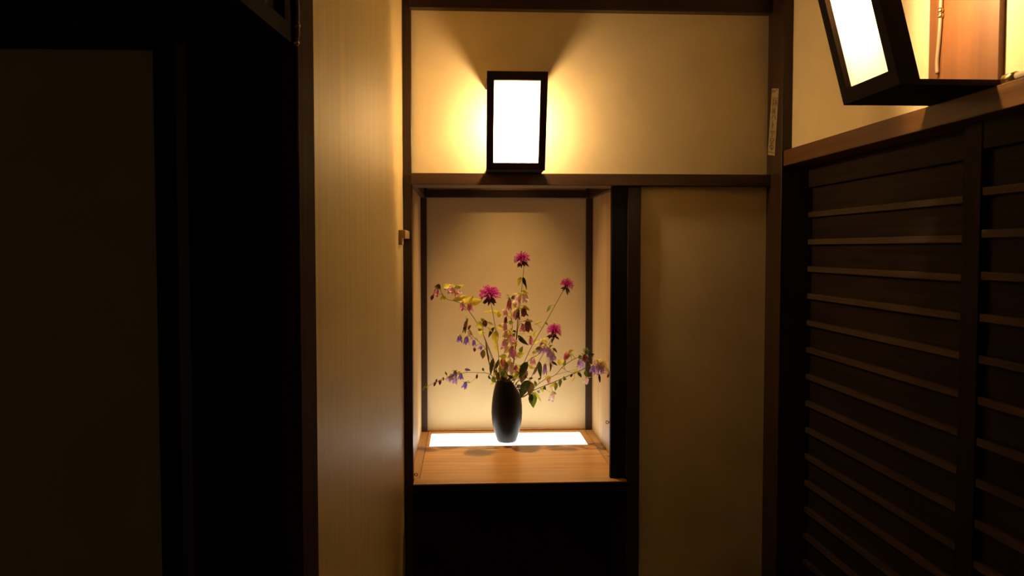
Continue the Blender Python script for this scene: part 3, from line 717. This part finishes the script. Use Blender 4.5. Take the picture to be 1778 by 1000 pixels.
    s.bell((884, 529), 19, 10, 'rose', -6, 'calyx_dark'); s.bell((878, 544), 13, 9, 'pink', 6); s.bell((878, 556), 11, 7, 'plum', -4, 'calyx_dark'); s.bell((877, 568), 14, 9, 'pink', -4); s.bell((876, 599), 17, 13, 'pink', -12); s.bell((873, 632), 20, 14, 'rose', -4); s.bell((880, 582), 12, 10, 'pale', 10)
    s.leaf((882, 515), (881, 510), 6, 'leaf'); s.leaf((888, 520), (894, 512), 6, 'leaf_brown'); s.leaf((884, 562), (891, 558), 7, 'leaf'); s.leaf((882, 578), (872, 584), 9, 'leaf_yellow'); s.leaf((884, 588), (878, 600), 8, 'leaf_yellow'); s.leaf((884, 604), (874, 612), 9, 'leaf_yellow'); s.leaf((880, 620), (866, 618), 9, 'leaf_yellow'); s.leaf((882, 636), (888, 622), 9, 'leaf_yellow'); s.leaf((880, 650), (868, 646), 9, 'leaf'); s.leaf((889, 570), (884, 580), 7, 'leaf_yellow'); s.leaf((886, 552), (892, 542), 7, 'leaf_yellow')
    s = Spray('leafy_stems', 'dense tuft of short yellow-green leafy stems filling the vase mouth', 'foliage', None, [(880, 664), (880, 655), (880, 646)], -0.02, 'stem_green', lean=0.0)
    random.seed(21)
    for (x0, x1) in ((864, 858), (867, 866), (870, 872), (874, 871), (878, 880), (882, 878), (886, 888), (889, 892), (893, 899), (896, 905), (899, 911)):
        s.branch([(880, 664), (x0, 657), ((x0+x1)/2, 648), (x1, 634+random.uniform(-6, 10))], 0.0011, random.uniform(-.05, .04), random.choice(['stem_green', 'leaf_yellow']))
        for j in range(6):
            yy = random.uniform(640, 662); xx = x0+(x1-x0)*(662-yy)/28
            s.leaf((xx, yy), (xx+random.uniform(-9, 9), yy-random.uniform(4, 14)), random.uniform(3, 7), random.choice(['leaf_yellow', 'leaf_yellow', 'leaf_yellow', 'leaf', 'leaf_dark', 'leaf_brown']))
    random.seed(33)
    s = Spray('bellflower_spray', 'middle right bellflower spray with a tight cluster of pale lilac bells', 'flower', GC, [(896, 668), (906, 650), (918, 626), (934, 616), (945, 604)], -0.05, 'stem_green', 0.0016)
    s.branch([(934, 616), (948, 600), (958, 612), (966, 622)], dy=-.01)
    s.bell((940, 601), 15, 10, 'lilac', -14); s.bell((947, 608), 16, 13, 'lilac', -8); s.bell((954, 614), 16, 11, 'lilac', 8); s.bell((959, 620), 15, 9, 'lilac', 12); s.bell((946, 642), 19, 8, 'lilac', -4); s.bell((957, 632), 15, 9, 'pale', 6, 'calyx_dark'); s.bell((944, 596), 12, 10, 'pale', 6); s.bell((938, 608), 11, 8, 'purple', -10)
    s.leaf((930, 606), (942, 600), 6, 'leaf_brown'); s.leaf((924, 612), (936, 606), 7, 'leaf_yellow'); s.leaf((952, 604), (960, 598), 4, 'leaf'); s.leaf((958, 628), (968, 634), 4, 'leaf_dark'); s.leaf((960, 604), (968, 612), 4, 'leaf_brown'); s.leaf((916, 628), (902, 655), 13, 'leaf_dark', roll=.4); s.leaf((956, 630), (955, 645), 4, 'leaf_brown'); s.leaf((944, 592), (951, 595), 5, 'leaf_yellow')
    s = Spray('bellflower_spray', 'upper of the two right hand branches, with a closed red bud and a mauve bell', 'flower', GC, [(897, 672), (906, 687), (914, 685), (924, 676), (944, 660), (964, 651), (978, 636), (996, 624), (1016, 616)], -0.02, 'stem_brown')
    s.branch([(976, 636), (986, 645), (1000, 648)], 0.0008); s.branch([(964, 651), (982, 646), (1002, 641)], 0.0009, mat='stem_green')
    s.bud((984, 618), 17, 11, 'rose', -28); s.bell((1008, 632), 17, 14, 'lilac', -6); s.bell((1016, 622), 12, 12, 'plum', 0, 'calyx_dark'); s.bell((953, 661), 11, 8, 'pink', 30)
    s.leaf((988, 611), (996, 607), 6, 'leaf_yellow'); s.leaf((990, 612), (992, 620), 4, 'leaf'); s.leaf((977, 632), (968, 623), 11, 'leaf_yellow'); s.leaf((979, 634), (982, 624), 7, 'leaf'); s.leaf((1016, 614), (1011, 604), 4, 'leaf_brown'); s.leaf((1017, 612), (1027, 606), 9, 'leaf_dark'); s.leaf((1019, 615), (1030, 618), 9, 'leaf_dark'); s.leaf((1016, 610), (1020, 603), 8, 'leaf'); s.leaf((1010, 618), (1004, 622), 8, 'leaf'); s.leaf((1023, 614), (1032, 615), 4, 'leaf_dark')
    s.leaf((950, 658), (944, 652), 4, 'leaf_yellow'); s.leaf((951, 657), (958, 653), 8, 'leaf_yellow'); s.leaf((930, 670), (928, 660), 6, 'leaf'); s.leaf((934, 658), (940, 655), 4, 'leaf_dark'); s.leaf((925, 674), (922, 662), 4, 'leaf_brown')
    s = Spray('bellflower_spray', 'lowest right hand branch ending in a hanging cluster of lilac bells by the alcove wall', 'flower', GC, [(898, 676), (905, 689), (913, 687), (922, 680), (940, 672), (965, 662), (990, 651), (1010, 642), (1030, 633), (1046, 632), (1056, 642), (1058, 650)], -0.12, 'stem_brown', 0.0018)
    s.bell((1034, 632), 15, 10, 'lilac', -20); s.bell((1040, 637), 17, 11, 'lilac', 4); s.bell((1046, 641), 17, 10, 'lilac', 20); s.bell((1029, 641), 13, 9, 'purple', -8); s.bell((1036, 645), 14, 9, 'lilac', -10, 'calyx_dark'); s.bell((1048, 634), 13, 9, 'pink', 30); s.bell((1018, 661), 12, 9, 'pale', -14); s.bell((958, 690), 14, 11, 'pale', -18, 'calyx')
    s.bud((1041, 657), 14, 4, 'leaf_dark', 4); s.bud((1056, 652), 8, 4, 'plum', -20); s.bud((1008, 652), 6, 4, 'plum', 10); s.bud((992, 652), 7, 4, 'plum', -30)
    s.branch([(938, 674), (948, 677), (958, 681)], 0.0006, mat='stem_green')
    s.leaf((996, 646), (1004, 643), 7, 'leaf_yellow'); s.leaf((1003, 646), (1010, 655), 5, 'leaf_dark'); s.leaf((974, 658), (972, 672), 6, 'leaf'); s.leaf((965, 664), (964, 678), 7, 'leaf'); s.leaf((968, 666), (953, 671), 7, 'leaf_yellow'); s.leaf((978, 656), (984, 658), 7, 'leaf'); s.leaf((998, 656), (992, 664), 2.5, 'leaf_yellow'); s.leaf((1016, 644), (1019, 654), 6, 'leaf'); s.leaf((944, 672), (948, 676), 6, 'leaf_dark'); s.leaf((936, 678), (934, 681), 6, 'leaf'); s.leaf((941, 672), (943, 681), 6, 'leaf_yellow'); s.leaf((962, 680), (966, 684), 4, 'leaf_dark')
    s.leaf((926, 682), (926, 707), 15, 'leaf', dy=-.012, roll=.35); s.leaf((923, 684), (921, 699), 8, 'leaf_dark'); s.leaf((930, 682), (939, 696), 5, 'leaf_yellow'); s.leaf((924, 683), (932, 681), 6, 'leaf_yellow')
    s = Spray('leafy_stems', 'pair of big dark green leaves hanging over the right side of the vase mouth', 'foliage', None, [(894, 668), (905, 660), (914, 656), (919, 659)], -0.06, 'stem_brown', 0.0013)
    s.leaf((918, 660), (904, 690), 15, 'leaf_dark', dy=-.01, roll=.45); s.leaf((921, 662), (918, 686), 14, 'leaf_brown', dy=-.01, roll=-.3); s.leaf((915, 656), (911, 651), 5, 'leaf_dark'); s.leaf((919, 657), (926, 655), 4, 'leaf_dark'); s.leaf((898, 668), (904, 672), 8, 'leaf_dark')
build_flowers()
